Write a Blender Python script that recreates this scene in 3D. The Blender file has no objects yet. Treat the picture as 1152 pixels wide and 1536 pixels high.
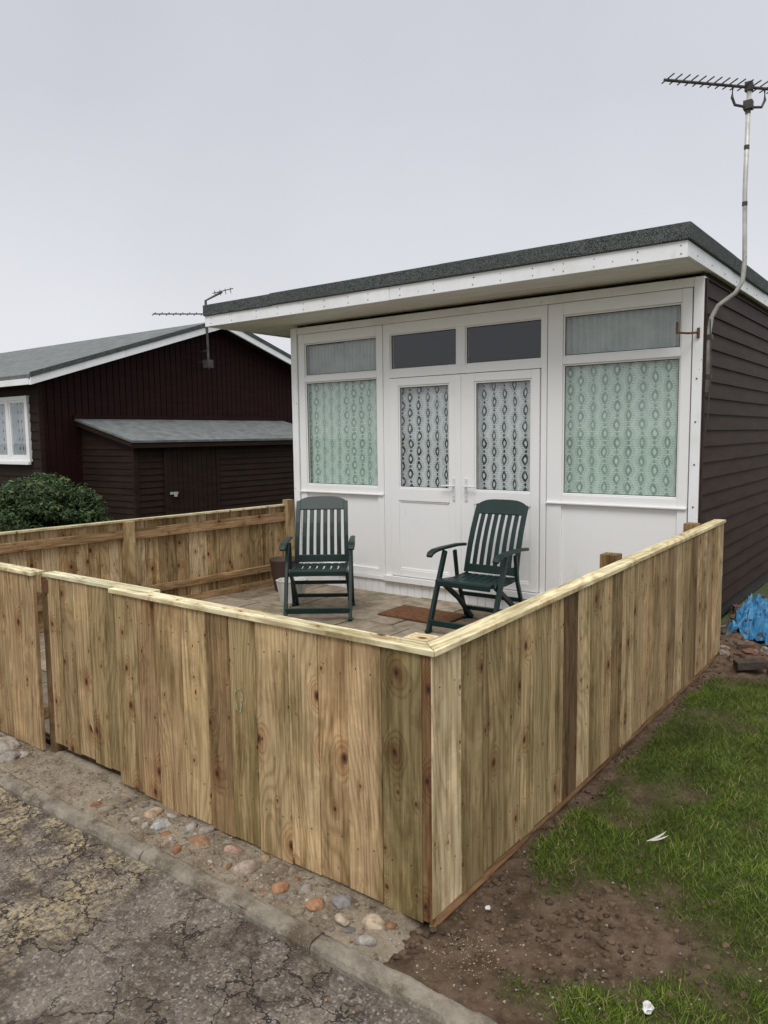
import bpy, math, random
import numpy as np
from mathutils import Vector, Matrix, noise
random.seed(7); rng=np.random.default_rng(7)
sc=bpy.context.scene
sc.view_settings.view_transform='Standard'; sc.view_settings.look='None'; sc.view_settings.exposure=0

# ------------------------------------------------------------ helpers
class NT:
    def __init__(s,name):
        s.m=bpy.data.materials.new(name); s.m.use_nodes=True; s.t=s.m.node_tree; s.n=s.t.nodes; s.l=s.t.links
        s.n.clear(); s.out=s.n.new('ShaderNodeOutputMaterial')
    def node(s,typ,**kw):
        n=s.n.new(typ)
        for k,v in kw.items(): setattr(n,k,v)
        return n
    def set(s,sock,v):
        if isinstance(v,bpy.types.NodeSocket): s.l.new(v,sock)
        elif v is not None: sock.default_value=v
    def math(s,op,a,b=None,c=None,clamp=False):
        n=s.node('ShaderNodeMath',operation=op); n.use_clamp=clamp
        s.set(n.inputs[0],a)
        if b is not None: s.set(n.inputs[1],b)
        if c is not None: s.set(n.inputs[2],c)
        return n.outputs[0]
    def mix(s,f,a,b,blend='MIX'):
        n=s.node('ShaderNodeMix',data_type='RGBA',blend_type=blend)
        s.set(n.inputs[0],f)
        for i,v in ((6,a),(7,b)):
            if isinstance(v,tuple): v=(*v[:3],1)
            s.set(n.inputs[i],v)
        return n.outputs[2]
    def ramp(s,f,pts):
        n=s.node('ShaderNodeMapRange',interpolation_type='SMOOTHSTEP'); s.set(n.inputs[0],f)
        n.inputs[1].default_value=pts[0]; n.inputs[2].default_value=pts[1]
        n.inputs[3].default_value=pts[2] if len(pts)>2 else 0; n.inputs[4].default_value=pts[3] if len(pts)>2 else 1
        return n.outputs[0]
    def coord(s): return s.node('ShaderNodeTexCoord').outputs['Object']
    def attr(s,name,out='Vector'): 
        n=s.node('ShaderNodeAttribute',attribute_name=name); return n.outputs[out]
    def scale(s,v,sc_):
        n=s.node('ShaderNodeVectorMath',operation='MULTIPLY'); s.set(n.inputs[0],v); n.inputs[1].default_value=sc_; return n.outputs[0]
    def noise(s,v,scale,detail=3,rough=.55,out='Fac',dist=0):
        n=s.node('ShaderNodeTexNoise'); s.set(n.inputs['Vector'],v); n.inputs['Scale'].default_value=scale
        n.inputs['Detail'].default_value=detail; n.inputs['Roughness'].default_value=rough; n.inputs['Distortion'].default_value=dist
        return n.outputs[out]
    def voro(s,v,scale,feature='F1',out='Distance'):
        n=s.node('ShaderNodeTexVoronoi',feature=feature); s.set(n.inputs['Vector'],v); n.inputs['Scale'].default_value=scale
        return n.outputs[out]
    def bump(s,h,strength=.3,dist=.01):
        n=s.node('ShaderNodeBump'); s.set(n.inputs['Height'],h); n.inputs['Strength'].default_value=strength; n.inputs['Distance'].default_value=dist
        return n.outputs[0]
    def pbr(s,col,rough=.7,bump=None,spec=.4,metal=0):
        b=s.node('ShaderNodeBsdfPrincipled')
        if isinstance(col,tuple): col=(*col[:3],1)
        s.set(b.inputs['Base Color'],col); s.set(b.inputs['Roughness'],rough); b.inputs['Specular IOR Level'].default_value=spec
        b.inputs['Metallic'].default_value=metal
        if bump is not None: s.l.new(bump,b.inputs['Normal'])
        s.l.new(b.outputs[0],s.out.inputs[0]); return s.m

def simple(name,c1,c2,scale=3,rough=.7,bs=40,bstr=.15,bd=.004,spec=.4,metal=0,dirt=None,dscale=1.5):
    t=NT(name); co=t.coord()
    f=t.ramp(t.noise(co,scale,5,.6),(.3,.7))
    c=t.mix(f,c1,c2)
    if dirt: c=t.mix(t.ramp(t.noise(co,dscale,6,.7),(.52,.78,0,.8)),c,dirt)
    return t.pbr(c,rough,t.bump(t.noise(co,bs,4,.6),bstr,bd),spec,metal)

class MB:
    def __init__(s): s.v=[];s.f=[];s.bc=[];s.tint=[];s.mi=[]
    def add(s,vs,fs,tint=(1,1,1),bc=None,mi=0):
        o=len(s.v); s.v+=[tuple(v) for v in vs]; s.f+=[tuple(i+o for i in f) for f in fs]
        s.bc+= bc if bc else [tuple(v) for v in vs]; s.tint+=[tint]*len(vs); s.mi+=[mi]*len(fs)
    def box(s,x0,x1,y0,y1,z0,z1,tint=(1,1,1),mi=0,along=2,rnd=None):
        s.obox((x0,y0,z0),(x1-x0,0,0),(0,y1-y0,0),(0,0,z1-z0),tint,mi,along,rnd)
    def obox(s,o,U,V,W,tint=(1,1,1),mi=0,along=2,rnd=None,skew=None):
        o=Vector(o);A=[Vector(U),Vector(V),Vector(W)]; L=[a.length for a in A]
        vs=[];bc=[]
        r=rnd if rnd else (random.uniform(0,50),random.uniform(0,50),random.uniform(0,50))
        acr=[i for i in range(3) if i!=along]; 
        if L[acr[0]]<L[acr[1]]: acr=acr[::-1]
        for k in (0,1):
            for j in (0,1):
                for i in (0,1):
                    vs.append(o+A[0]*i+A[1]*j+A[2]*k); c=(i*L[0],j*L[1],k*L[2])
                    bc.append((c[acr[0]]+r[0],c[along]+r[1],c[acr[1]]+r[2]))
        fs=[(0,2,3,1),(4,5,7,6),(0,1,5,4),(2,6,7,3),(0,4,6,2),(1,3,7,5)]
        if A[0].cross(A[1]).dot(A[2])<0: fs=[f[::-1] for f in fs]
        s.add(vs,fs,tint,bc,mi)
    def bar(s,pts,side,w,t,tint=(1,1,1),mi=0):
        pts=[Vector(p) for p in pts]; side=Vector(side).normalized(); n=len(pts); vs=[]
        ws=w if isinstance(w,(list,tuple)) else [w]*n
        for i,p in enumerate(pts):
            d=(pts[min(i+1,n-1)]-pts[max(i-1,0)]).normalized(); up=side.cross(d).normalized()
            for a,b in ((-1,-1),(1,-1),(1,1),(-1,1)): vs.append(p+side*a*ws[i]/2+up*b*t/2)
        fs=[(3,2,1,0),tuple(4*(n-1)+k for k in range(4))]
        for i in range(n-1):
            for k in range(4): fs.append((4*i+k,4*i+(k+1)%4,4*(i+1)+(k+1)%4,4*(i+1)+k))
        s.add(vs,fs,tint,None,mi)
    def tube(s,pts,r,seg=8,tint=(1,1,1),mi=0):
        pts=[Vector(p) for p in pts]; n=len(pts); vs=[]
        d0=(pts[1]-pts[0]).normalized(); ref=Vector((0,0,1)) if abs(d0.z)<.9 else Vector((1,0,0))
        for i,p in enumerate(pts):
            d=(pts[min(i+1,n-1)]-pts[max(i-1,0)]).normalized(); a=d.cross(ref).normalized(); b=d.cross(a)
            rr=r[i] if isinstance(r,(list,tuple)) else r
            for k in range(seg): th=2*math.pi*k/seg; vs.append(p+(a*math.cos(th)+b*math.sin(th))*rr)
        fs=[tuple(range(seg)),tuple(seg*(n-1)+k for k in range(seg))[::-1]]
        for i in range(n-1):
            for k in range(seg): fs.append((seg*i+k,seg*(i+1)+k,seg*(i+1)+(k+1)%seg,seg*i+(k+1)%seg))
        s.add(vs,fs,tint,None,mi)
    def obj(s,name,mats,parent=None,bevel=0,smooth=False,seg=2):
        me=bpy.data.meshes.new(name); me.from_pydata(s.v,[],s.f); 
        for m in (mats if isinstance(mats,list) else [mats]): me.materials.append(m)
        me.polygons.foreach_set('material_index',s.mi)
        a=me.attributes.new('bc','FLOAT_VECTOR','POINT'); a.data.foreach_set('vector',np.array(s.bc,float).ravel())
        a=me.attributes.new('tint','FLOAT_COLOR','POINT'); a.data.foreach_set('color',np.array([(*t,1) for t in s.tint],float).ravel())
        if smooth: me.polygons.foreach_set('use_smooth',[True]*len(me.polygons))
        me.update(); ob=bpy.data.objects.new(name,me); sc.collection.objects.link(ob)
        if bevel: 
            b=ob.modifiers.new('b','BEVEL'); b.width=bevel; b.segments=seg; b.limit_method='ANGLE'; b.angle_limit=math.radians(40)
        if parent: par(ob,parent)
        return ob
def par(ob,e):
    ob.parent=e; ob.matrix_parent_inverse=Matrix.Translation(-e.location)
def empty(name,loc):
    e=bpy.data.objects.new(name,None); e.location=loc; e.empty_display_size=.2; sc.collection.objects.link(e); return e
def N(x,y,z=0): return noise.noise(Vector((x,y,z)))
def fbm(x,y,z=0,o=4): return noise.fractal(Vector((x,y,z)),.9,2.1,o)

# ------------------------------------------------------------ materials
def wood_mat():
    t=NT('treated_timber'); v=t.attr('bc'); tint=t.attr('tint','Color')
    sp=t.node('ShaderNodeSeparateXYZ'); t.l.new(v,sp.inputs[0]); x=sp.outputs[0]
    wob=t.node('ShaderNodeVectorMath',operation='ADD'); t.l.new(v,wob.inputs[0]); t.l.new(t.scale(t.noise(v,30,3,.6,'Color'),(.012,.016,0)),wob.inputs[1]); wv=wob.outputs[0]
    def knots(sc3,lo,hi,smin,smax):
        vn=t.node('ShaderNodeTexVoronoi',voronoi_dimensions='2D'); t.l.new(t.scale(wv,sc3),vn.inputs['Vector']); vn.inputs['Scale'].default_value=1
        vc=t.node('ShaderNodeSeparateColor'); t.l.new(vn.outputs['Color'],vc.inputs[0])
        sz=t.ramp(vc.outputs[0],(lo,hi,smin,smax)); kd=t.math('DIVIDE',vn.outputs['Distance'],t.math('ADD',sz,.004))
        pr=t.ramp(sz,(.012,.03))
        return t.math('MULTIPLY',t.ramp(kd,(.7,1.15,1,0)),pr),t.math('MULTIPLY',t.ramp(kd,(.9,4.4,1,0)),pr),t.math('MULTIPLY',t.ramp(kd,(.25,.6,1,0)),pr)
    k1,h1,c1=knots((6.2,4.2,0),.30,1.0,0,.105)
    k2,h2,c2=knots((13,8,0),.68,1.0,0,.080)
    halo=t.math('MAXIMUM',h1,t.math('MULTIPLY',h2,.45)); knot=t.math('MAXIMUM',k1,k2); core=t.math('MAXIMUM',c1,c2)
    nz=t.noise(t.scale(v,(3.2,.75,1)),1,2,.45)
    ph=t.math('ADD',t.math('MULTIPLY',x,170),t.math('MULTIPLY',nz,130))
    ph=t.math('ADD',ph,t.math('MULTIPLY',halo,17))
    band=t.math('ADD',t.math('MULTIPLY',t.math('SINE',ph),.5),.5); band=t.math('POWER',band,2.2)
    fib=t.noise(t.scale(v,(300,5,60)),1,3,.6); fib2=t.noise(t.scale(v,(75,1.6,20)),1,5,.7)
    stain=t.noise(t.scale(v,(9,1.1,3)),1,6,.7); st2=t.noise(t.scale(v,(3.0,3.2,3)),1,5,.7); st3=t.noise(t.scale(v,(11,4,3)),1,6,.7); st4=t.noise(t.scale(v,(24,.9,3)),1,4,.6)
    c=t.mix(t.math('MULTIPLY',band,.44),tint,t.mix(1,tint,(.50,.38,.25),'MULTIPLY'))
    c=t.mix(t.ramp(fib2,(.40,.64,0,.60)),c,t.mix(1,c,(.50,.43,.33),'MULTIPLY'))
    c=t.mix(t.ramp(stain,(.48,.64,0,.80)),c,t.mix(1,c,(.45,.45,.30),'MULTIPLY'))
    c=t.mix(t.ramp(st4,(.57,.70,0,.75)),c,t.mix(1,c,(.42,.32,.22),'MULTIPLY'))
    c=t.mix(t.ramp(st3,(.52,.68,0,.65)),c,t.mix(1,c,(.55,.47,.36),'MULTIPLY'))
    c=t.mix(t.ramp(st2,(.50,.66,0,.70)),c,t.mix(1,c,(1.42,1.38,1.34),'MULTIPLY'))
    c=t.mix(t.ramp(fib,(.3,.7,0,.4)),c,t.mix(1,c,(.62,.57,.50),'MULTIPLY'))
    c=t.mix(t.math('MULTIPLY',halo,.60),c,t.mix(1,c,(.66,.43,.25),'MULTIPLY'))
    c=t.mix(t.math('MULTIPLY',knot,.85),c,(.105,.045,.018)); c=t.mix(t.math('MULTIPLY',core,.85),c,(.026,.012,.007))
    hs=t.node('ShaderNodeHueSaturation'); hs.inputs['Saturation'].default_value=.93; hs.inputs['Value'].default_value=.98; t.l.new(c,hs.inputs['Color']); c=hs.outputs[0]
    h=t.math('ADD',t.math('ADD',t.math('MULTIPLY',fib,.7),t.math('MULTIPLY',fib2,.6)),t.math('MULTIPLY',band,.25))
    return t.pbr(c,.74,t.bump(h,.5,.004),.2)
WOOD=wood_mat()

t=NT('white_upvc'); co=t.coord()
c=t.mix(t.ramp(t.noise(co,2.2,5,.65),(.5,.8,0,.6)),(.84,.84,.83),(.74,.74,.71))
c=t.mix(t.ramp(t.noise(t.scale(co,(30,30,3)),1,4,.7),(.62,.8,0,.35)),c,(.52,.50,.44))
UPVC=t.pbr(c,.32,t.bump(t.noise(co,60,2),.03,.002),.5)
t=NT('white_painted_board'); co=t.coord()
c=t.mix(t.ramp(t.noise(co,3,5,.6),(.4,.75)),(.85,.86,.87),(.76,.76,.74))
rv=t.voro(co,11.0); c=t.mix(t.ramp(rv,(.05,.085,.85,0)),c,(.30,.17,.09))
c=t.mix(t.ramp(t.noise(t.scale(co,(18,18,2.5)),1,5,.7),(.58,.78,0,.5)),c,(.45,.42,.34))
PAINT=t.pbr(c,.5,t.bump(t.noise(co,50,3),.06,.003),.4)
t=NT('soffit_board'); co=t.coord()
c=t.mix(t.ramp(t.noise(t.scale(co,(.8,6,1)),1,5,.6),(.35,.75)),(.80,.79,.74),(.66,.64,.57))
SOFF=t.pbr(c,.4,None,.5)
t=NT('mineral_roof_felt'); co=t.coord()
c=t.mix(t.ramp(t.noise(co,150,2,.7),(.42,.64)),(.020,.026,.026),(.165,.18,.175))
c=t.mix(t.ramp(t.noise(co,9,6,.7),(.46,.70,0,.55)),c,(.12,.125,.11))
c=t.mix(t.ramp(t.noise(co,30,4,.7),(.54,.7,0,.6)),c,(.018,.022,.022))
FELT=t.pbr(c,.95,t.bump(t.noise(co,150,3,.7),.8,.004),.2)
FELT2=simple('grey_roof_felt',(.11,.12,.12),(.18,.19,.185),6,.9,120,.4,.004,.2,0,(.08,.085,.075),1.2)
def siding(name,c1,c2,rough=.5,spec=.2):
    t=NT(name); co=t.coord()
    c=t.mix(t.ramp(t.noise(t.scale(co,(2,2,14)),1,5,.6),(.3,.75)),c1,c2)
    c=t.mix(t.ramp(t.noise(co,2.5,6,.7),(.55,.8,0,.4)),c,tuple(q*1.9+.004 for q in c1))
    return t.pbr(c,rough,t.bump(t.noise(t.scale(co,(6,6,90)),1,3),.15,.003),spec)
SIDE=siding('dark_brown_cladding',(.046,.0285,.022),(.029,.0175,.0135),.62,.10)
MAROON=siding('maroon_cladding',(.026,.0075,.0078),(.015,.005,.005),.65,.12)
SHED=siding('brown_shed_cladding',(.030,.0175,.013),(.018,.0105,.0085),.65,.12)
GREEN=simple('dark_green_plastic',(.0035,.018,.015),(.006,.025,.021),6,.42,120,.05,.001,.35)
METAL=simple('galvanised_metal',(.42,.41,.38),(.60,.59,.55),9,.5,90,.1,.001,.5,.4,(.25,.2,.14),6)
DMETAL=simple('weathered_metal',(.05,.045,.042),(.10,.09,.085),9,.6,90,.1,.001,.4,.3)
RUST=simple('rusty_metal',(.16,.06,.025),(.07,.035,.02),30,.85,90,.3,.001)
CHROME=simple('handle_white_metal',(.75,.75,.74),(.8,.8,.8),5,.2,50,0,.001,.6,.2)
DARK=simple('dark_interior',(.022,.021,.019),(.032,.029,.026),2,.9)
CARPET=simple('interior_floor',(.06,.045,.035),(.04,.032,.025),5,.95)

# glass: same reflectance from both sides of the pane
t=NT('window_glass'); gm=t.node('ShaderNodeNewGeometry')
fr=t.node('ShaderNodeFresnel'); mr_=t.node('ShaderNodeMapRange'); t.l.new(gm.outputs['Backfacing'],mr_.inputs[0]); mr_.inputs[3].default_value=1.7; mr_.inputs[4].default_value=1/1.7; t.l.new(mr_.outputs[0],fr.inputs[0])
tr=t.node('ShaderNodeBsdfTransparent'); tr.inputs[0].default_value=(.94,.965,.955,1)
gl=t.node('ShaderNodeBsdfGlossy'); gl.inputs['Roughness'].default_value=.02; gl.inputs[0].default_value=(.95,.97,1,1)
co=t.coord(); t.l.new(t.bump(t.noise(co,1.6,2),.05,.02),gl.inputs['Normal'])
mx=t.node('ShaderNodeMixShader'); t.l.new(fr.outputs[0],mx.inputs[0]); t.l.new(tr.outputs[0],mx.inputs[1]); t.l.new(gl.outputs[0],mx.inputs[2]); t.l.new(mx.outputs[0],t.out.inputs[0])
GLASS=t.m

def lace(name,hole_alpha,c_lace):
    t=NT(name); co=t.coord(); sp=t.node('ShaderNodeSeparateXYZ'); t.l.new(co,sp.inputs[0])
    wob=t.noise(co,5,3,.5,'Color'); sw=t.node('ShaderNodeSeparateColor'); t.l.new(wob,sw.inputs[0])
    X=t.math('ADD',sp.outputs[0],t.math('MULTIPLY',sw.outputs[0],.045)); Z=t.math('ADD',sp.outputs[2],t.math('MULTIPLY',sw.outputs[1],.03))
    PX,PZ=.104,.150
    cx=t.math('DIVIDE',X,PX); col=t.math('FLOOR',cx); fx=t.math('SUBTRACT',t.math('SUBTRACT',cx,col),.5)
    odd=t.math('MULTIPLY',t.math('MODULO',t.math('ABSOLUTE',col),2),.5)
    cz=t.math('ADD',t.math('DIVIDE',Z,PZ),odd); fz=t.math('SUBTRACT',t.math('FRACT',cz),.5)
    ax=t.math('MULTIPLY',fx,PX/.030); az=t.math('MULTIPLY',fz,PZ/.056)
    r=t.math('ADD',t.math('POWER',t.math('ABSOLUTE',ax),1.5),t.math('POWER',t.math('ABSOLUTE',az),1.5))
    ring=t.math('MULTIPLY',t.ramp(r,(.22,.34)),t.ramp(r,(.85,1.05,1,0)))
    tick=t.math('MULTIPLY',t.ramp(t.math('SINE',t.math('MULTIPLY',Z,330)),(.0,.5)),t.math('MULTIPLY',t.ramp(r,(1.1,1.25)),t.ramp(r,(1.9,2.3,1,0))))
    bz=t.math('SUBTRACT',t.math('ABSOLUTE',fz),.5)
    r2=t.math('ADD',t.math('MULTIPLY',t.math('ABSOLUTE',fx),PX/.014),t.math('MULTIPLY',t.math('ABSOLUTE',bz),PZ/.020))
    hole=t.math('MAXIMUM',t.math('MAXIMUM',ring,t.ramp(r2,(.8,1.1,1,0))),t.math('MULTIPLY',tick,.6))
    hole=t.math('MULTIPLY',hole,t.ramp(t.noise(co,14,3),(.2,.6,.7,1)))
    mesh=t.math('ADD',t.math('MULTIPLY',t.ramp(t.noise(co,110,2),(.35,.65)),.16),.03)
    hole=t.math('MAXIMUM',hole,mesh)
    df=t.node('ShaderNodeBsdfDiffuse'); df.inputs[0].default_value=(*c_lace,1)
    tl=t.node('ShaderNodeBsdfTranslucent'); tl.inputs[0].default_value=(*c_lace,1)
    a=t.node('ShaderNodeMixShader'); a.inputs[0].default_value=.12; t.l.new(df.outputs[0],a.inputs[1]); t.l.new(tl.outputs[0],a.inputs[2])
    tr=t.node('ShaderNodeBsdfTransparent'); m=t.node('ShaderNodeMixShader')
    t.l.new(t.math('MULTIPLY',hole,hole_alpha),m.inputs[0]); t.l.new(a.outputs[0],m.inputs[1]); t.l.new(tr.outputs[0],m.inputs[2]); t.l.new(m.outputs[0],t.out.inputs[0])
    return t.m
LACE=lace('lace_net_curtain',.95,(.80,.83,.85))
LACE2=lace('lace_net_over_lining',.85,(.66,.76,.71))
MINT=simple('mint_curtain_fabric',(.38,.53,.45),(.46,.60,.52),4,.9,300,.1,.001)
PLEAT=simple('grey_net_fabric',(.42,.45,.44),(.54,.57,.56),4,.9,200,.1,.001)

t=NT('paving_slab'); v=t.attr('bc'); tint=t.attr('tint','Color')
c=t.mix(t.ramp(t.noise(v,9,6,.65),(.35,.7)),tint,t.mix(1,tint,(.55,.5,.42),'MULTIPLY'))
c=t.mix(t.ramp(t.noise(v,3,5,.6),(.52,.7,0,.6)),c,(.09,.10,.05))
c=t.mix(t.ramp(t.noise(v,120,2,.6),(.6,.75,0,.5)),c,(.34,.31,.27))
SLAB=t.pbr(c,.8,t.bump(t.noise(v,60,5,.7),.4,.006),.3)

t=NT('worn_tarmac'); co=t.coord()
base=t.mix(t.ramp(t.noise(co,2.0,6,.68),(.36,.64)),(.090,.070,.054),(.180,.148,.118))
agg=t.voro(co,115,out='Color'); ag=t.node('ShaderNodeSeparateColor'); t.l.new(agg,ag.inputs[0])
base=t.mix(t.ramp(ag.outputs[0],(.66,.98,0,.65)),base,(.32,.29,.26))
base=t.mix(t.ramp(ag.outputs[1],(.6,.9,0,.5)),base,(.034,.027,.022))
dn=t.noise(co,7,7,.72); base=t.mix(t.ramp(dn,(.48,.60,0,.85)),base,(.052,.035,.024))
dn2=t.noise(co,34,5,.7); base=t.mix(t.ramp(dn2,(.50,.66,0,.5)),base,(.19,.155,.12))
sp=t.node('ShaderNodeSeparateXYZ'); t.l.new(co,sp.inputs[0])
mn=t.noise(co,1.7,6,.75); saw=t.math('MULTIPLY',t.ramp(mn,(.44,.58)),t.ramp(t.noise(co,45,4,.65),(.40,.62)))
saw=t.math('MULTIPLY',saw,t.ramp(sp.outputs[0],(-2.9,-2.0,1,.15)))
base=t.mix(t.math('MULTIPLY',saw,.85),base,(.48,.39,.21))
cr=t.node('ShaderNodeTexVoronoi',feature='DISTANCE_TO_EDGE'); cv=t.node('ShaderNodeVectorMath',operation='ADD')
t.l.new(co,cv.inputs[0]); t.l.new(t.scale(t.noise(co,7,4,.7,'Color'),(.22,.22,.22)),cv.inputs[1]); t.l.new(cv.outputs[0],cr.inputs['Vector']); cr.inputs['Scale'].default_value=6.5
crack=t.math('MULTIPLY',t.ramp(cr.outputs['Distance'],(.004,.030,1,0)),t.ramp(t.noise(co,1.7,3),(.40,.50)))
base=t.mix(t.math('MULTIPLY',crack,.9),base,(.016,.013,.011))
hh=t.math('SUBTRACT',t.math('ADD',t.math('MULTIPLY',t.voro(co,115),-.4),t.math('ADD',t.math('MULTIPLY',dn,.7),t.math('MULTIPLY',dn2,.4))),t.math('MULTIPLY',crack,.9))
TARMAC=t.pbr(base,t.ramp(dn,(.35,.7,.95,.60)),t.bump(hh,.95,.011),.35)

t=NT('mossy_concrete'); co=t.coord()
c=t.mix(t.ramp(t.noise(co,7,6,.65),(.35,.68)),(.32,.28,.22),(.18,.155,.12))
c=t.mix(t.ramp(t.noise(co,4,7,.75),(.49,.64,0,.85)),c,(.10,.072,.046))
c=t.mix(t.ramp(t.noise(co,120,2,.6),(.55,.75,0,.5)),c,(.42,.38,.32))
CONC=t.pbr(c,.9,t.bump(t.noise(co,55,6,.75),.9,.012),.2)
t=NT('earthy_mortar'); co=t.coord()
c=t.mix(t.ramp(t.noise(co,5,6,.7),(.36,.64)),(.36,.30,.22),(.20,.15,.10))
c=t.mix(t.ramp(t.noise(co,75,3,.7),(.5,.72,0,.7)),c,(.48,.42,.32))
c=t.mix(t.ramp(t.noise(co,20,6,.75),(.54,.68,0,.75)),c,(.075,.05,.03))
VERGE=t.pbr(c,.92,t.bump(t.noise(co,60,6,.75),1,.016),.2)
t=NT('lawn_soil'); co=t.coord(); g=t.attr('grass','Fac')
soil=t.mix(t.ramp(t.noise(co,9,6,.7),(.35,.66)),(.175,.120,.080),(.078,.050,.031))
soil=t.mix(t.ramp(t.noise(co,60,4,.7),(.56,.72,0,.7)),soil,(.26,.20,.14))
grs=t.mix(t.ramp(t.noise(co,30,5,.7),(.35,.68)),(.030,.042,.010),(.075,.10,.02))
grs=t.mix(t.ramp(t.noise(co,5,6,.7),(.50,.66,0,.8)),grs,(.085,.062,.034))
c=t.mix(g,soil,grs)
LAWN=t.pbr(c,.95,t.bump(t.noise(co,45,6,.75),1,.02),.15)
t=NT('field_grass'); co=t.coord()
c=t.mix(t.ramp(t.noise(co,1.2,6,.7),(.35,.66)),(.07,.085,.04),(.11,.12,.065))
c=t.mix(t.ramp(t.noise(co,30,4,.7),(.4,.7,0,.6)),c,(.05,.05,.025))
FIELD=t.pbr(c,.95,t.bump(t.noise(co,40,5,.7),.8,.02),.15)
def tinted(name,rough=.85,bs=60,b=.4,spec=.25,var=.5):
    t=NT(name); co=t.coord(); tint=t.attr('tint','Color')
    c=t.mix(t.ramp(t.noise(co,22,6,.7),(.35,.68)),tint,t.mix(1,tint,(var,var*.95,var*.85),'MULTIPLY'))
    c=t.mix(t.ramp(t.noise(co,50,5,.75),(.5,.68,0,.6)),c,(.15,.11,.07))
    return t.pbr(c,rough,t.bump(t.noise(co,bs,4,.7),b,.004),spec)
STONE=tinted('pebble_stone'); 
t=NT('grass_blade'); tint=t.attr('tint','Color'); df=t.node('ShaderNodeBsdfPrincipled'); t.l.new(tint,df.inputs['Base Color']); df.inputs['Roughness'].default_value=.6; df.inputs['Specular IOR Level'].default_value=.2
tl=t.node('ShaderNodeBsdfTranslucent'); t.l.new(tint,tl.inputs[0]); mx=t.node('ShaderNodeMixShader'); mx.inputs[0].default_value=.25
t.l.new(df.outputs[0],mx.inputs[1]); t.l.new(tl.outputs[0],mx.inputs[2]); t.l.new(mx.outputs[0],t.out.inputs[0]); BLADE=t.m
LEAF=BLADE
MAT_C=simple('coir',(.20,.085,.030),(.11,.045,.018),25,.98,220,1,.01)
TARP=simple('blue_tarpaulin',(.02,.12,.25),(.06,.24,.42),9,.45,40,.3,.004)
WHITE=simple('white_ceramic',(.66,.66,.64),(.55,.55,.53),5,.35)
TERRA=simple('brown_pot',(.06,.04,.03),(.09,.05,.04),5,.7)
CHALK=simple('green_timber_crayon',(.24,.34,.20),(.34,.38,.22),60,.9)

# ------------------------------------------------------------ ground
mb=MB(); mb.add([(-300,-300,-.09),(300,-300,-.09),(300,300,-.09),(-300,300,-.09)],[(0,1,2,3)]); mb.obj('ground',FIELD)
mb=MB(); mb.add([(-250,1.80,-.045),(250,1.80,-.045),(250,290,-.045),(-250,290,-.045)],[(0,1,2,3)]); mb.obj('grass_field',FIELD)
def grid(name,x0,x1,y0,y1,st,zf,mat,attr=None,parent=None):
    nx=int(round((x1-x0)/st))+1; ny=int(round((y1-y0)/st))+1
    vs=[];at=[]
    for j in range(ny):
        for i in range(nx):
            x=x0+(x1-x0)*i/(nx-1); y=y0+(y1-y0)*j/(ny-1); vs.append((x,y,zf(x,y)))
            if attr: at.append(attr(x,y))
    fs=[(j*nx+i,j*nx+i+1,(j+1)*nx+i+1,(j+1)*nx+i) for j in range(ny-1) for i in range(nx-1)]
    me=bpy.data.meshes.new(name); me.from_pydata(vs,[],fs); me.materials.append(mat)
    if attr: a=me.attributes.new('grass','FLOAT','POINT'); a.data.foreach_set('value',at)
    me.polygons.foreach_set('use_smooth',[True]*len(fs)); ob=bpy.data.objects.new(name,me); sc.collection.objects.link(ob)
    if parent: par(ob,parent)
    return ob
e_road=empty('tarmac_road',(-2,0,-.05))
grid('near_surface',-7,3,-1,1.70,.04,lambda x,y:-.045+.007*fbm(x*1.5,y*1.5)+.003*N(x*9,y*9)+(.016+.016*N(x*5,2))*max(0,(y-1.5)/.2)**2,TARMAC,None,e_road)
mb=MB()
for x0,x1,y0,y1 in ((-90,-7,-5,1.70),(3,90,-5,1.70),(-7,3,-5,-1)): mb.add([(x0,y0,-.047),(x1,y0,-.047),(x1,y1,-.047),(x0,y1,-.047)],[(0,1,2,3)])
mb.obj('far_surface',TARMAC,e_road)
e_k=empty('concrete_kerb',(-2,1.73,0))
def kerbseg(x0,x1,ind):
    prof=[(-.042,-.12),(-.042,-.014),(-.034,.001),(-.020,.009),(.020,.009),(.034,.001),(.040,-.016),(.040,-.12)]
    n=max(2,int((x1-x0)/.02)); dz=random.uniform(-.004,.004); dy=random.uniform(-.003,.003); vs=[];fs=[]
    for i in range(n+1):
        x=x0+(x1-x0)*i/n
        chip=max(0,N(x*9,7)-.2)*.04
        for k,(a,b) in enumerate(prof):
            w=0 if k in(0,7) else 1
            vs.append((x,1.73+a+dy+w*.007*N(x*14,k*.7,1)+(chip if k in(1,2) else 0),b+dz+w*.007*N(x*16,k,5)+w*.005*N(x*50,k,2)-(chip if k in (2,3) else 0)))
    for i in range(n):
        for k in range(7): fs.append((i*8+k,i*8+k+1,(i+1)*8+k+1,(i+1)*8+k))
    fs+= [tuple(range(8))[::-1],tuple(n*8+k for k in range(8))]
    m=MB(); m.add(vs,[f[::-1] for f in fs]); m.obj('edging_%d'%ind,CONC,e_k,smooth=False)
x=-8.0;i=0
while x<3.5: kerbseg(x,x+.909,i); x+=.915; i+=1
def vz(x,y):
    z=-.004+.012*fbm(x*6,y*6,2)+.006*N(x*25,y*25)
    if -3.72<x<-3.15: z=.004+.003*N(x*20,y*20)
    z-=.03*max(0,(y-2.05)/.1)
    if y<1.785: z-=(1.785-y)*.9
    if x>-1.46: z-=.05*min(1,(x+1.46)/.14)
    return z
grid('stony_verge',-9,-1.30,1.745,2.14,.0175,vz,VERGE)
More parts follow.
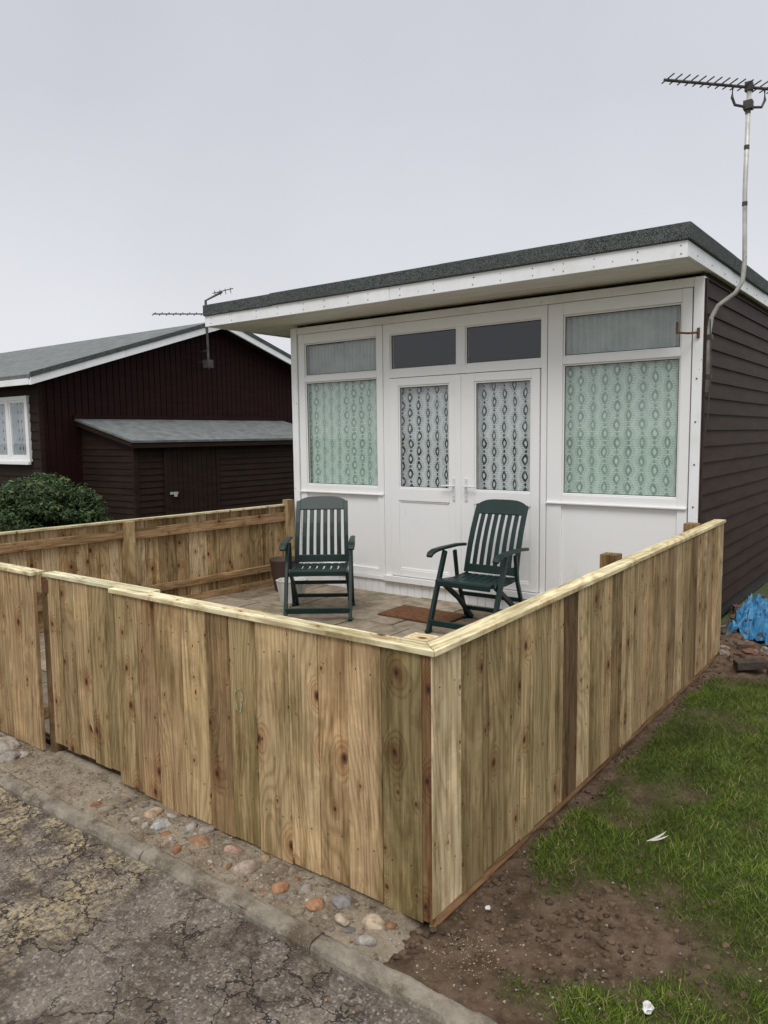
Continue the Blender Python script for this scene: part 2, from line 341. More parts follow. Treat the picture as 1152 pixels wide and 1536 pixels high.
def mudf(x,y):
    g=.98+.62*fbm(x*1.7+3,y*1.7,4)+.45*N(x*6,y*6,8)
    g-=1.45*math.exp(-(((x+.82)/.32)**2+((y-2.36)/.20)**2))
    g-=1.4*math.exp(-(((x+1.20)/.26)**2+((y-2.06)/.25)**2))
    wd=.13+.09*N(y*2.3,4)
    if x<-1.34+wd: g-=1.5*max(0,1-(x+1.34)/wd)
    g-=.8*max(0,1-(y-1.77)/.12)
    g-=.55*math.exp(-(((x+1.0)/.20)**2+((y-3.35)/.28)**2))
    g-=1.2*math.exp(-(((x+1.2)/.42)**2+((y-5.75)/.6)**2))
    if y>5.9: g-=min(1,(y-5.9)/.4)*1.6*max(0,min(1,1-(x+.55)/.7))
    return min(1,max(0,g*1.3-.15))
def heap(x,y): 
    return .17*math.exp(-(((x+1.28)/.20)**2+((y-6.75)/.75)**2))*(1+.5*N(x*9,y*9,2))
def lz(x,y):
    g=mudf(x,y); z=-.010+.018*g+.014*fbm(x*3,y*3,1)+(1-g)*(.014*fbm(x*14,y*14,3)+.006*N(x*40,y*40)-.004)+heap(x,y)
    if x<-1.3: z-=(-1.3-x)*.25
    if y<1.785: z-=(1.785-y)*.8
    return z
lawn=grid('lawn',-1.50,3.6,1.75,13.6,.034,lz,LAWN,mudf)
nb=320000; xs=rng.uniform(-1.33,.9,nb); ys=1.78+(rng.random(nb)**1.35)*6.4
keep=[];zz=[]
for a,b in zip(xs,ys):
    g=mudf(a,b); thin=.66+.55*N(a*4,b*4,3)+.4*N(a*11,b*11,5); k=random.random()<(g**1.4)*min(1,max(.12,thin+.15)) and g>.12
    keep.append(k); zz.append((lz(a,b),g*(.7+.5*min(1,max(0,thin)))) if k else (0,0))
keep=np.array(keep); zz=np.array(zz)[keep]; xs=xs[keep]; ys=ys[keep]; n=len(xs)
h=rng.uniform(.008,.028,n)*(.55+.6*zz[:,1]); th=rng.uniform(0,2*np.pi,n); w=rng.uniform(.0012,.0026,n)
ln=rng.uniform(.3,1.6,n)*h; la=rng.uniform(0,2*np.pi,n)
P=np.stack([xs,ys,zz[:,0]-.002],1); D=np.stack([np.cos(th)*w,np.sin(th)*w,np.zeros(n)],1); T=P+np.stack([np.cos(la)*ln,np.sin(la)*ln,h],1)
V=np.stack([P-D,P+D,T],1).reshape(-1,3)
me=bpy.data.meshes.new('grass'); me.vertices.add(3*n); me.vertices.foreach_set('co',V.ravel()); me.loops.add(3*n); me.loops.foreach_set('vertex_index',np.arange(3*n,dtype=np.int32))
me.polygons.add(n); me.polygons.foreach_set('loop_start',np.arange(0,3*n,3,dtype=np.int32)); me.polygons.foreach_set('loop_total',np.full(n,3,dtype=np.int32)); me.update()
pal=np.array([(.088,.135,.014),(.125,.180,.021),(.060,.102,.012),(.17,.20,.038),(.28,.24,.11)]); ci=rng.choice(5,n,p=[.33,.30,.17,.11,.09]); cc=pal[ci]*rng.uniform(.8,1.25,(n,1))
patch=np.array([N(a*1.4,b*1.4,6)+.7*N(a*5,b*5,9) for a,b in zip(xs,ys)]); cc=cc*(1+.6*patch[:,None])
cc=np.repeat(np.concatenate([cc,np.ones((n,1))],1),3,axis=0)
a=me.attributes.new('tint','FLOAT_COLOR','POINT'); a.data.foreach_set('color',cc.ravel()); me.materials.append(BLADE)
ob=bpy.data.objects.new('grass',me); sc.collection.objects.link(ob)

import bmesh
def stone(m,x,y,z,r,tint,sq=(1,1,.6),sub=2,jag=.10):
    bm=bmesh.new(); bmesh.ops.create_icosphere(bm,subdivisions=sub,radius=1); off=random.uniform(0,99); rot=Matrix.Rotation(random.uniform(0,6.28),3,'Z')@Matrix.Rotation(random.uniform(-.3,.3),3,'X')
    vs=[]
    for v in bm.verts:
        q=v.co; c=q*(1+.34*N(q.x*1.2+off,q.y*1.2,q.z*1.2)+jag*N(q.x*3.5,q.y*3.5+off,q.z*3.5)); c=Vector((c.x*sq[0],c.y*sq[1],c.z*sq[2]))*r; c=rot@c; vs.append((c.x+x,c.y+y,c.z+z))
    fs=[tuple(v.index for v in f.verts) for f in bm.faces]; bm.free(); m.add(vs,fs,tint)
SC=[(.34,.30,.26),(.25,.22,.19),(.40,.34,.26),(.32,.16,.09),(.44,.41,.37),(.28,.25,.22),(.36,.25,.16),(.19,.18,.17),(.22,.19,.16),(.30,.25,.19)]
m=MB(); taken=[]
def place(x,y,r):
    for a,b,c in taken:
        if (a-x)**2+(b-y)**2<(1.15*(r+c))**2: return False
    taken.append((x,y,r)); return True
for x,y,r,c in ((-1.50,1.90,.036,(.50,.41,.29)),(-1.60,1.855,.026,(.48,.40,.30)),(-1.73,1.86,.030,(.42,.23,.13)),(-2.75,1.93,.035,(.46,.34,.24)),(-2.64,1.89,.036,(.50,.50,.50)),(-2.4,1.9,.040,(.38,.22,.13)),(-2.1,1.88,.038,(.42,.34,.28)),(-1.90,1.86,.028,(.42,.22,.12)),(-1.66,1.93,.034,(.28,.27,.27)),(-2.23,1.93,.036,(.44,.29,.22)),(-2.52,1.95,.03,(.36,.33,.3)),
    (-4.02,1.89,.085,(.42,.38,.33)),(-4.26,1.90,.08,(.36,.33,.29)),(-3.87,1.85,.05,(.33,.3,.27)),(-4.5,1.9,.08,(.3,.28,.25))):
    place(x,y,r); stone(m,x,y,-.002,r,c,(1.25,.9,.62),3)
for i in range(460):
    x=random.uniform(-3.08,-1.44) if i<330 else random.uniform(-4.6,-3.8); y=random.uniform(1.80,1.975); r=random.choice([.010,.012,.015,.018,.022,.030])*random.uniform(.8,1.2)
    if place(x,y,r): stone(m,x,y,vz(x,y)-r*random.uniform(-.1,.25),r,random.choice(SC),(1.3,.85,.6))
m.obj('pebbles',STONE,smooth=True)
m=MB()
for i in range(1500):
    if i<900: x=random.uniform(-4.6,-1.38); y=random.uniform(1.77,2.0); z=vz(x,y)
    elif i<1150: x=random.uniform(-1.3,-.3); y=random.choice([random.uniform(1.8,2.8),random.uniform(1.8,2.2)]); z=lz(x,y)
    else: x=random.uniform(-4.5,-1); y=random.uniform(1.2,1.68); z=-.040
    stone(m,x,y,z+.001,random.uniform(.002,.0065),random.choice(SC),(1,1,.7),1)
m.obj('gravel',STONE,smooth=True)
m=MB()
for i in range(620):
    if i<340: x=random.gauss(-.95,.24); y=random.gauss(2.24,.2)
    elif i<380: x=random.gauss(-1.36,.04); y=random.gauss(1.92,.05)
    else: x=-1.30+abs(random.gauss(0,.06)); y=random.uniform(1.95,5.8)
    if y<1.8: continue
    k=random.uniform(.6,1.3); stone(m,x,y,lz(x,y)+.001,random.uniform(.004,.017),(.105*k,.070*k,.045*k),(1,1,.65),1,.3)
m.obj('soil_clods',STONE)
m=MB()
for i in range(300):
    x=random.gauss(-1.16,.08); y=random.gauss(1.97,.08)
    if x<-1.3 or y<1.78: x=random.uniform(-4.2,-2.6); y=random.gauss(1.45,.25)
    if y>1.99 and x<-1.31: continue
    z=(lz(x,y)+.006) if x>-1.3 else (-.035 if y<1.69 else .013); a=random.uniform(0,3.14); l=random.uniform(.0015,.004)
    m.add([(x+l*math.cos(a),y+l*math.sin(a),z),(x-l*math.sin(a)*.5,y+l*math.cos(a)*.5,z+.002),(x-l*math.cos(a),y-l*math.sin(a),z)],[(0,1,2)],(.50,.42,.25))
m.obj('wood_shavings',BLADE)

# ------------------------------------------------------------ fences
TINTS=[(.55,.385,.195),(.51,.35,.175),(.47,.325,.16),(.60,.445,.24),(.42,.30,.14),(.52,.365,.19),(.44,.30,.15)]
def tnt(i=None):
    c=random.choice(TINTS) if i is None else TINTS[i]; k=random.uniform(.85,1.12); return tuple(q*k for q in c)
OL=(.30,.235,.105); BR=(.27,.155,.065); PALE=(.84,.77,.49)
nails=MB()
e=empty('timber_fence',(-1.32,2.0,0))
m=MB()
bx=[-3.095,-2.912,-2.782,-2.60,-2.439,-2.298,-2.147,-1.970,-1.821,-1.682,-1.529,-1.362,-1.322]
cols=[(.50,.37,.18),(.42,.28,.14),(.50,.345,.17),(.60,.44,.22),(.34,.225,.105),(.47,.35,.16),(.56,.41,.21),(.64,.47,.25),(.58,.40,.20),(.60,.42,.22),OL,BR]
for i in range(12):
    zb=random.uniform(-.004,.012); dy=random.uniform(-.002,.002)
    m.box(bx[i]+.001,bx[i+1]-.0015,2.0+dy,2.021+dy,zb if i else .02,.937,cols[i],along=2)
    for z in (.19,.82):
        for q in (.25,.75):
            xx=bx[i]+(bx[i+1]-bx[i])*q+random.uniform(-.008,.008); zq=z+random.uniform(-.02,.02)
            if i<11: nails.tube([(xx,2.0+dy-.0015,zq),(xx,2.0+dy+.002,zq)],.003,7)
y=1.998; k=0; rc=[(.76,.61,.36),(.38,.285,.135),(.36,.27,.125),(.46,.34,.165),(.58,.43,.22),(.42,.32,.15),(.54,.40,.205),(.19,.115,.055),(.62,.47,.25),(.38,.28,.13),(.52,.38,.195),(.30,.21,.095),(.56,.42,.22),(.48,.35,.175)]
def ztr(y): return .955+.05*(y-2)/3.84
def xr(y): return -1.32+.012*math.sin((y-2)/3.84*math.pi)
while y<5.80:
    w=random.choice([.125,.145,.15,.165]) if k else .185
    w=min(w,5.845-y); tt=rc[k] if k<len(rc) else (tnt() if random.random()<.75 else (.30,.20,.09))
    zb=random.uniform(-.012,.01)+.03; dx=random.uniform(-.002,.002); x0=xr(y)+dx
    m.obox((x0,y+.001,zb),(-.021,0,0),(0,w-.002,0),(0,0,ztr(y)-.018-zb),tt,along=2)
    for z in (.19,.82):
        for q in (.25,.75):
            yy=y+w*q; nails.tube([(x0+.0015,yy,z),(x0-.002,yy,z+.001)],.003,7)
    y+=w; k+=1
    if w<.06: break
m.obj('boards',WOOD,e,bevel=.0015,seg=1)
nails.obj('nail_heads',DMETAL,e)
m=MB(); m.obox((-1.345,2.01,-.02),(.018,0,0),(0,3.8,0),(0,0,.075),(.44,.25,.11),along=1)
for z in (.16,.78): m.box(-1.395,-1.345,2.1,5.84,z,z+.045,tnt(),along=1); m.box(-3.08,-1.40,2.023,2.07,z,z+.07,tnt(),along=0)
for x,yy,zt in ((-1.42,2.07,.935),(-1.43,3.86,1.010),(-1.43,5.40,1.018),(-3.10,2.09,.935),(-2.3,2.09,.93)): m.box(x-.045,x+.045,yy-.015,yy+.075,-.1,zt,(.30,.19,.08) if zt>1 else (.34,.25,.11),along=2)
m.obj('posts_and_rails',WOOD,e,bevel=.003)
m=MB()
def cap(m,pts_out,pts_in,z0,z1,t,tint):
    a,b=pts_out; c,d=pts_in
    vs=[(*a,z0),(*b,z1),(*d,z1),(*c,z0)]; vs2=[(p[0],p[1],p[2]+t) for p in vs]
    r=(random.uniform(0,9),random.uniform(0,9),0); L=(Vector(b)-Vector(a)).length; W=.075
    bc=[(r[0],r[1],0),(r[0],r[1]+L,0),(r[0]+W,r[1]+L,0),(r[0]+W,r[1],0)]; bc=bc+[(q[0],q[1],t) for q in bc]
    m.add(vs+vs2,[(3,2,1,0),(4,5,6,7),(0,1,5,4),(1,2,6,5),(2,3,7,6),(3,0,4,7)],tint,bc)
cap(m,((-3.10,1.985),(-1.302,1.985)),((-3.10,2.062),(-1.385,2.062)),.940,.938,.02,PALE)
cap(m,((-1.3005,1.987),(-1.298,3.93)),((-1.3835,2.064),(-1.38,3.93)),.938,.964,.02,(.80,.71,.43))
cap(m,((-1.299,3.934),(-1.306,5.86)),((-1.381,3.934),(-1.386,5.86)),.966,.988,.02,(.74,.64,.37))
m.obox((-1.322,5.8475,.01),(-.07,0,0),(0,.02,0),(0,0,.975),(.66,.58,.33),along=2)
m.box(-1.50,-1.40,2.09,2.17,.936,.952,(.78,.70,.44),along=0)
m.obj('capping_rail',WOOD,e,bevel=.002)
m=MB()
pts=[(-2.245+.020*math.cos(a)*(1+.25*math.sin(3*a)),1.9965,.60+.050*math.sin(a)) for a in [i*6.0/16 for i in range(17)]]
for i in range(16):
    if i in (2,5,8,11,12): continue
    m.bar([pts[i],pts[i+1]],(0,1,0),.0012,.006)
m.obj('crayon_mark',CHALK,e)

e=empty('garden_gate',(-3.4,2.05,0))
m=MB(); xg=[-3.715,-3.60,-3.475,-3.345,-3.215,-3.09]
for i in range(5): m.box(xg[i]+.002,xg[i+1]-.001,2.028,2.047,.05+random.uniform(-.01,.01),.945,[(.54,.39,.20),(.40,.29,.14),(.54,.39,.20),(.45,.33,.155),(.36,.27,.125)][i],along=2)
m.obj('boards',WOOD,e,bevel=.0015,seg=1)
m=MB()
for z in (.14,.78): m.box(-3.70,-3.0,2.049,2.09,z,z+.07,tnt(),along=0)
m.obj('rails',WOOD,e,bevel=.002)
m=MB(); m.box(-3.735,-2.85,2.018,2.09,.947,.965,(.70,.67,.44),along=0); m.obj('capping_rail',WOOD,e,bevel=.002)
m=MB(); m.box(-3.752,-3.716,2.030,2.044,.27,.33); m.box(-3.76,-3.70,2.026,2.0275,.86,.93); m.obj('latch',RUST,e)

e=empty('timber_fence',(-5,2.0,0))
m=MB(); x=-3.80
while x>-6.15:
    w=random.choice([.13,.15,.155]); m.box(x-w+.001,x-.001,2.0,2.021,.01+random.uniform(-.01,.01),.945,tnt(),along=2); x-=w
m.obj('boards',WOOD,e,bevel=.0015,seg=1)
m=MB(); m.box(-6.25,-3.785,1.985,2.062,.947,.966,(.76,.70,.45),along=0); m.obj('capping_rail',WOOD,e,bevel=.002)
m=MB(); m.box(-3.80,-3.725,2.045,2.125,-.1,.93,(.20,.13,.06),along=2); m.box(-5.2,-5.11,2.07,2.16,-.1,.93,(.3,.2,.1),along=2)
for z in (.16,.78): m.box(-6.2,-3.81,2.022,2.066,z,z+.07,tnt(),along=0)
m.obj('posts_and_rails',WOOD,e,bevel=.002)

e=empty('timber_fence',(-6.0,4,0)); m=MB()
A=Vector((-6.22,1.99,0)); B=Vector((-5.90,6.10,0)); dr=(B-A).normalized(); nrm=Vector((-dr.y,dr.x,0))
L=(B-A).length; s=0
def bb(m,s0,s1,off,th,z0,z1,tint,along):
    o=A+dr*s0+nrm*off; m.obox((o.x,o.y,z0),nrm*th,dr*(s1-s0),(0,0,z1-z0),tint,along=along)
while s<L-.02:
    w=min(random.choice([.095,.12,.145,.15]),L-s); bb(m,s+.001,s+w-.002,random.uniform(0,.004),.02,-.02,.885,random.choice([(.58,.42,.22),(.52,.37,.18),(.66,.51,.30),(.42,.29,.135),(.34,.235,.11)]),2); s+=w
m.obj('boards',WOOD,e,bevel=.0015,seg=1)
m=MB()
for z,hh in ((.73,.085),(.20,.06),(.03,.07)):
    for a,b in ((.02,2.06),(2.14,L-.12)): bb(m,a,b,-.046,.044,z+random.uniform(-.01,.01),z+hh,(.42,.27,.13),1)
for s,zt in ((2.06,.895),(L-.12,.955),(.1,.90)): bb(m,s,s+.09,-.092,.09,-.1,zt,(.48,.35,.17),2)
m.obj('posts_and_rails',WOOD,e,bevel=.003)
m=MB(); bb(m,0,L,-.05,.075,.887,.905,(.74,.66,.42),1); m.obj('capping_rail',WOOD,e,bevel=.002)

# ------------------------------------------------------------ patio
e=empty('paved_patio',(-3.7,4,0)); m=MB()
y=2.1; r=0
while y<6.12:
    x=-6.0+(r%2)*-.2
    while x<-1.45:
        w=.597; hh=min(.597,6.17-y); dz=random.uniform(-.004,.004); k=random.uniform(.85,1.12); tt=random.choice([(.32,.265,.20),(.35,.29,.22),(.28,.225,.165)])
        x1=min(x+w,-1.45); m.box(max(x,-6.1)+.006,x1-.006,y+.006,y+hh-.006,-.02,.03+dz,tuple(q*k for q in tt),along=1); x+=.603
    y+=.603; r+=1
m.obj('slabs',SLAB,e,bevel=.006)
m=MB(); m.box(-6.15,-1.42,2.08,6.158,-.05,.018); m.obj('joints',LAWN,e)
m=MB(); m.box(-4.10,-3.40,5.32,5.74,.032,.05); m.obj('doormat',MAT_C,bevel=.006)

# ------------------------------------------------------------ chalet
H=empty('beach_chalet',(-3.7,6.2,0))
YF=6.158
def fr(m,x0,x1,z0,z1,y0=YF,y1=YF+.07): m.box(x0,x1,y0,y1,z0,z1)
m=MB()
fr(m,-5.885,-5.800,0.03,2.815,YF-.012,YF+.09); fr(m,-1.652,-1.579,.0,2.815,YF-.012,YF+.09)
fr(m,-5.798,-1.654,2.745,2.815,YF-.006,YF+.08)
m.obj('corner_posts_and_header',PAINT,H,bevel=.003)
m=MB()
def window(x0,x1,gx0,gx1):
    fr(m,x0,gx0,.205,2.742); fr(m,gx1,x1,.205,2.742)
    for z0,z1 in ((2.640,2.742),(2.228,2.290),(1.050,1.118),(.205,.275)): fr(m,gx0,gx1,z0,z1,YF+.001,YF+.069)
    for (a,b) in ((2.290,2.640),(1.118,2.228)):
        for q in ((gx0,gx0+.014,a,b),(gx1-.014,gx1,a,b)): fr(m,q[0],q[1],q[2],q[3],YF+.014,YF+.05)
        for q in ((gx0+.014,gx1-.014,a,a+.014),(gx0+.014,gx1-.014,b-.014,b)): fr(m,q[0],q[1],q[2],q[3],YF+.015,YF+.05)
    fr(m,gx0-.002,gx1+.002,.273,1.052,YF+.022,YF+.06)
window(-5.788,-4.640,-5.700,-4.716); window(-2.852,-1.664,-2.716,-1.741)
fr(m,-5.79,-4.64,1.035,1.052,YF-.022,YF+.02); fr(m,-2.852,-1.664,1.035,1.052,YF-.022,YF+.02)
m.obj('side_windows_frame',UPVC,H,bevel=.005)
m=MB()
fr(m,-4.610,-4.548,.205,2.742); fr(m,-2.912,-2.860,.205,2.742); fr(m,-4.548,-2.912,2.640,2.742,YF+.001,YF+.069); fr(m,-4.548,-2.912,2.212,2.290,YF+.001,YF+.069)
fr(m,-3.775,-3.681,2.290,2.640,YF+.0005,YF+.068)
for gx0,gx1 in ((-4.548,-3.775),(-3.681,-2.912)):
    for q in ((gx0,gx0+.012,2.29,2.64),(gx1-.012,gx1,2.29,2.64)): fr(m,*q,YF+.014,YF+.05)
    for q in ((gx0+.012,gx1-.012,2.29,2.302),(gx0+.012,gx1-.012,2.628,2.64)): fr(m,*q,YF+.015,YF+.05)
fr(m,-4.638,-4.612,.05,2.742,YF+.012,YF+.05); fr(m,-2.858,-2.854,.05,2.742,YF+.012,YF+.05)
fr(m,-4.62,-2.85,.165,.222,YF-.045,YF+.05)
m.obj('door_frame',UPVC,H,bevel=.005)
m=MB()
for x0,x1,g0,g1 in ((-4.540,-3.745,-4.440,-3.843),(-3.737,-2.920,-3.574,-2.997)):
    yf=YF-.016
    fr(m,x0,g0,.228,2.205,yf,YF+.045); fr(m,g1,x1,.228,2.205,yf,YF+.045)
    for a,b in ((2.128,2.205),(.995,1.118),(.228,.30)): fr(m,g0,g1,a,b,yf+.001,YF+.044)
    fr(m,g0-.002,g1+.002,.298,.997,yf+.018,YF+.04)
    for q in ((g0,g0+.016,1.118,2.128),(g1-.016,g1,1.118,2.128),(g0,g0+.016,.30,.995),(g1-.016,g1,.30,.995)): fr(m,*q,yf+.009,YF+.03)
    for a,b in ((1.118,1.134),(2.112,2.128),(.30,.316),(.979,.995)): fr(m,g0+.016,g1-.016,a,b,yf+.010,YF+.03)
fr(m,-3.775,-3.712,.235,2.20,YF-.026,YF-.0165)
m.obj('double_doors',UPVC,H,bevel=.005)
m=MB(); x=-5.80
while x<-1.66: m.box(x+.002,min(x+.088,-1.655),YF+.004,YF+.03,0.0,.163); x+=.09
m.box(-5.80,-4.62,YF-.02,YF+.03,.166,.203); m.box(-2.85,-1.655,YF-.02,YF+.03,.166,.203)
m.obj('skirt_cladding',PAINT,H,bevel=.004)
m=MB()
def pane(x0,x1,z0,z1,y=YF+.030): m.add([(x0,y,z0),(x1,y,z0),(x1,y,z1),(x0,y,z1)],[(0,1,2,3)])
for gx0,gx1 in ((-5.70,-4.716),(-2.716,-1.741)): pane(gx0,gx1,1.118,2.228); pane(gx0,gx1,2.29,2.64)
pane(-4.548,-3.775,2.29,2.64); pane(-3.681,-2.912,2.29,2.64); pane(-4.44,-3.843,1.118,2.128,YF+.012); pane(-3.574,-2.997,1.118,2.128,YF+.012)
m.obj('glazing',GLASS,H)
m=MB()
GASK=simple('black_gasket',(.012,.012,.012),(.02,.02,.02),5,.6)
def gask(x0,x1,z0,z1,y):
    w=.006
    m.box(x0,x0+w,y,y+.004,z0,z1);m.box(x1-w,x1,y,y+.004,z0,z1);m.box(x0+w,x1-w,y,y+.004,z0,z0+w);m.box(x0+w,x1-w,y,y+.004,z1-w,z1)
for gx0,gx1 in ((-5.70,-4.716),(-2.716,-1.741)): gask(gx0+.013,gx1-.013,1.131,2.215,YF+.022); gask(gx0+.013,gx1-.013,2.303,2.627,YF+.022)
for gx0,gx1 in ((-4.548,-3.775),(-3.681,-2.912)): gask(gx0+.011,gx1-.011,2.301,2.629,YF+.022)
for g0,g1 in ((-4.44,-3.843),(-3.574,-2.997)): gask(g0+.015,g1-.015,1.133,2.113,YF+.004)
m.obj('glazing_gaskets',GASK,H)
for xh,sg in ((-3.79,-1),(-3.655,1)):
    m=MB(); y0=YF-.017
    m.box(xh-.014,xh+.014,y0-.010,y0,1.02,1.235); m.tube([(xh,y0-.008,1.16),(xh,y0-.05,1.16)],.009)
    m.tube([(xh,y0-.048,1.16),(xh+sg*.05,y0-.052,1.163),(xh+sg*.12,y0-.045,1.158)],.009); m.tube([(xh,y0-.014,1.07),(xh,y0-.008,1.07)],.009,10)
    m.obj('door_handle',CHROME,H,bevel=.004)
def curtain(name,x0,x1,z0,z1,y,mat,amp=.012,per=.11,drift=0):
    nx=int((x1-x0)/.007); nz=10; vs=[];fs=[]
    for j in range(nz+1):
        for i in range(nx+1):
            x=x0+(x1-x0)*i/nx; z=z0+(z1-z0)*j/nz
            vs.append((x,y+amp*math.sin(x*2*math.pi/per+1.5*N(x*3,z*.6)*2)+amp*.6*N(x*16,z*.8),z))
    fs=[(j*(nx+1)+i,j*(nx+1)+i+1,(j+1)*(nx+1)+i+1,(j+1)*(nx+1)+i) for j in range(nz) for i in range(nx)]
    mm=MB(); mm.add(vs,fs); return mm.obj(name,mat,H,smooth=True)
curtain('lace_curtain',-5.74,-4.66,1.0,2.24,YF+.066,LACE2,.011,.13); curtain('lace_curtain',-2.76,-1.70,1.0,2.24,YF+.066,LACE2,.011,.15)
curtain('mint_curtain',-5.78,-4.66,.95,2.26,YF+.100,MINT,.010,.12); curtain('mint_curtain',-2.80,-1.70,.95,2.26,YF+.100,MINT,.010,.13)
curtain('net_curtain',-5.2,-4.66,2.20,2.70,YF+.09,PLEAT,.012,.05); curtain('net_curtain',-5.76,-5.2,2.20,2.62,YF+.09,PLEAT,.013,.045)
curtain('net_curtain',-2.80,-1.70,2.20,2.70,YF+.09,PLEAT,.012,.06)
curtain('lace_curtain',-4.50,-3.80,1.0,2.16,YF+.058,LACE,.010,.12); curtain('lace_curtain',-3.62,-2.93,1.0,2.16,YF+.058,LACE,.010,.12)
m=MB(); m.box(-4.68,-4.40,YF+.3,YF+.9,1.1,1.30); m.obj('interior_furniture',DARK,H)
m=MB(); x0,x1,y0,y1,z0,z1=-5.86,-1.61,YF+.075,12.5,.2,2.78
m.add([(x0,y0,z0),(x1,y0,z0),(x1,y1,z0),(x0,y1,z0),(x0,y0,z1),(x1,y0,z1),(x1,y1,z1),(x0,y1,z1)],[(4,7,6,5),(1,5,6,2),(0,3,7,4),(2,6,7,3)])
m.obj('interior_walls',DARK,H); m=MB(); m.add([(x0,y0,z0),(x1,y0,z0),(x1,y1,z0),(x0,y1,z0)],[(0,1,2,3)]); m.obj('interior_floor',CARPET,H)
def shiplap(name,p0,p1,out,z0,z1,pitch,mat,parent,lean=.012):
    p0=Vector(p0);p1=Vector(p1);out=Vector(out); mm=MB(); z=z0
    while z<z1-.01:
        zt=min(z+pitch,z1)
        prof=[(0,0),(lean+.004,0),(lean+.004,.006),(.002,zt-z-.016),(.002,zt-z),(0,zt-z)]
        vs=[]
        for q in (p0,p1):
            for a,b in prof: vs.append((q.x+out.x*a,q.y+out.y*a,z+b))
        fs=[(i,i+1,7+i,6+i) for i in range(5)]+[(0,1,2,3,4,5),(6,7,8,9,10,11)]
        mm.add(vs,fs); z+=pitch
    return mm.obj(name,mat,parent)
shiplap('right_wall_cladding',(-1.60,YF+.005,0),(-1.60,13.0,0),(1,0,0),.12,2.86,.128,SIDE,H)
shiplap('left_wall_cladding',(-5.87,YF+.092,0),(-5.87,13.0,0),(-1,0,0),.0,2.86,.128,SIDE,H)
shiplap('rear_wall_cladding',(-5.87,13.0,0),(-1.60,13.0,0),(0,1,0),.0,2.86,.128,SIDE,H)
m=MB(); m.box(-5.86,-1.62,12.9,12.99,0,2.8); m.box(-1.64,-1.602,YF+.092,12.95,0,2.8); m.box(-5.868,-5.83,YF+.092,12.95,0,2.8); m.obj('wall_core',DARK,H)
m=MB(); m.box(-1.66,-1.615,YF+.1,13,-.02,.115); m.obj('foundation',CONC,H)
m=MB(); m.box(-1.5785,-1.562,YF+.004,YF+.04,.1,2.80); m.obj('corner_trim',SIDE,H,bevel=.002)
RX0,RX1,RY0,RY1=-6.59,-1.545,5.56,13.3
m=MB(); m.box(RX0+.03,RX1-.03,RY0+.03,RY1-.03,2.90,3.04); m.obj('roof_deck',SHED,H)
m=MB(); m.box(RX0+.01,RX1-.01,RY0+.01,RY1-.01,3.041,3.060)
def feltedge(p0,p1,out,n):
    p0=Vector(p0);p1=Vector(p1)
    for i in range(n):
        a=p0.lerp(p1,i/n); b=p0.lerp(p1,(i+1)/n+.004); d=b-a; o=Vector(out)*(.004*(i%2)+.012)
        dz=random.uniform(-.004,.004)
        m.obox((a.x,a.y,2.957+dz),d,(Vector(out)*.012+o) ,(0,0,.118))
feltedge((RX0,RY0,0),(RX1,RY0,0),(0,-1,0),5); feltedge((RX1,RY0-.016,0),(RX1,RY1,0),(1,0,0),6); feltedge((RX0,RY0-.012,0),(RX0,RY1,0),(-1,0,0),6)
m.obj('roof_felt',FELT,H,bevel=.008)
m=MB(); fz0,fz1=2.842,2.960
m.box(RX0,-4.10,RY0-.004,RY0+.022,fz0,fz1); m.box(-4.097,RX1+.0,RY0-.003,RY0+.022,fz0+.002,fz1)
m.box(RX1-.022,RX1+.002,RY0+.0225,RY1,fz0+.012,fz1); m.box(RX0-.002,RX0+.022,RY0+.0225,RY1,fz0,fz1)
m.obj('fascia_boards',PAINT,H,bevel=.003)
m=MB(); y=RY0+.024
while y<YF+.09: m.box(RX0+.024,RX1-.024,y+.002,min(y+.095,YF+.1),2.853,2.868); y+=.099
m.box(RX0+.024,-5.90,YF+.11,13.2,2.853,2.868); m.box(RX0+.024,RX1-.024,RY0+.024,RY1-.03,2.870,2.878)
m.obj('soffit_boards',SOFF,H,bevel=.003)
m=MB(); x=RX0+.1
while x<RX1:
    for dz in (.03,.085):
        m.tube([(x+random.uniform(-.01,.01),RY0-.0055,fz0+dz),(x,RY0-.003,fz0+dz)],.0045,6)
    x+=random.uniform(.22,.4)
for z in np.arange(.4,2.7,.33): m.tube([(-1.615,YF-.016,z),(-1.615,YF-.01,z)],.007,8)
for y in np.arange(5.8,9,.4): m.tube([(RX1+.006,y,fz0+.05),(RX1+.001,y,fz0+.05)],.005,6)
m.obj('nail_heads',RUST,H)
m=MB(); m.tube([(-1.61,YF-.02,2.355),(-1.61,YF-.02,2.43)],.011); m.tube([(-1.61,YF-.03,2.395),(-1.66,YF-.12,2.385),(-1.71,YF-.22,2.385)],.008); m.tube([(-1.71,YF-.22,2.375),(-1.71,YF-.22,2.46)],.009)
m.obj('rusty_bracket',RUST,H)

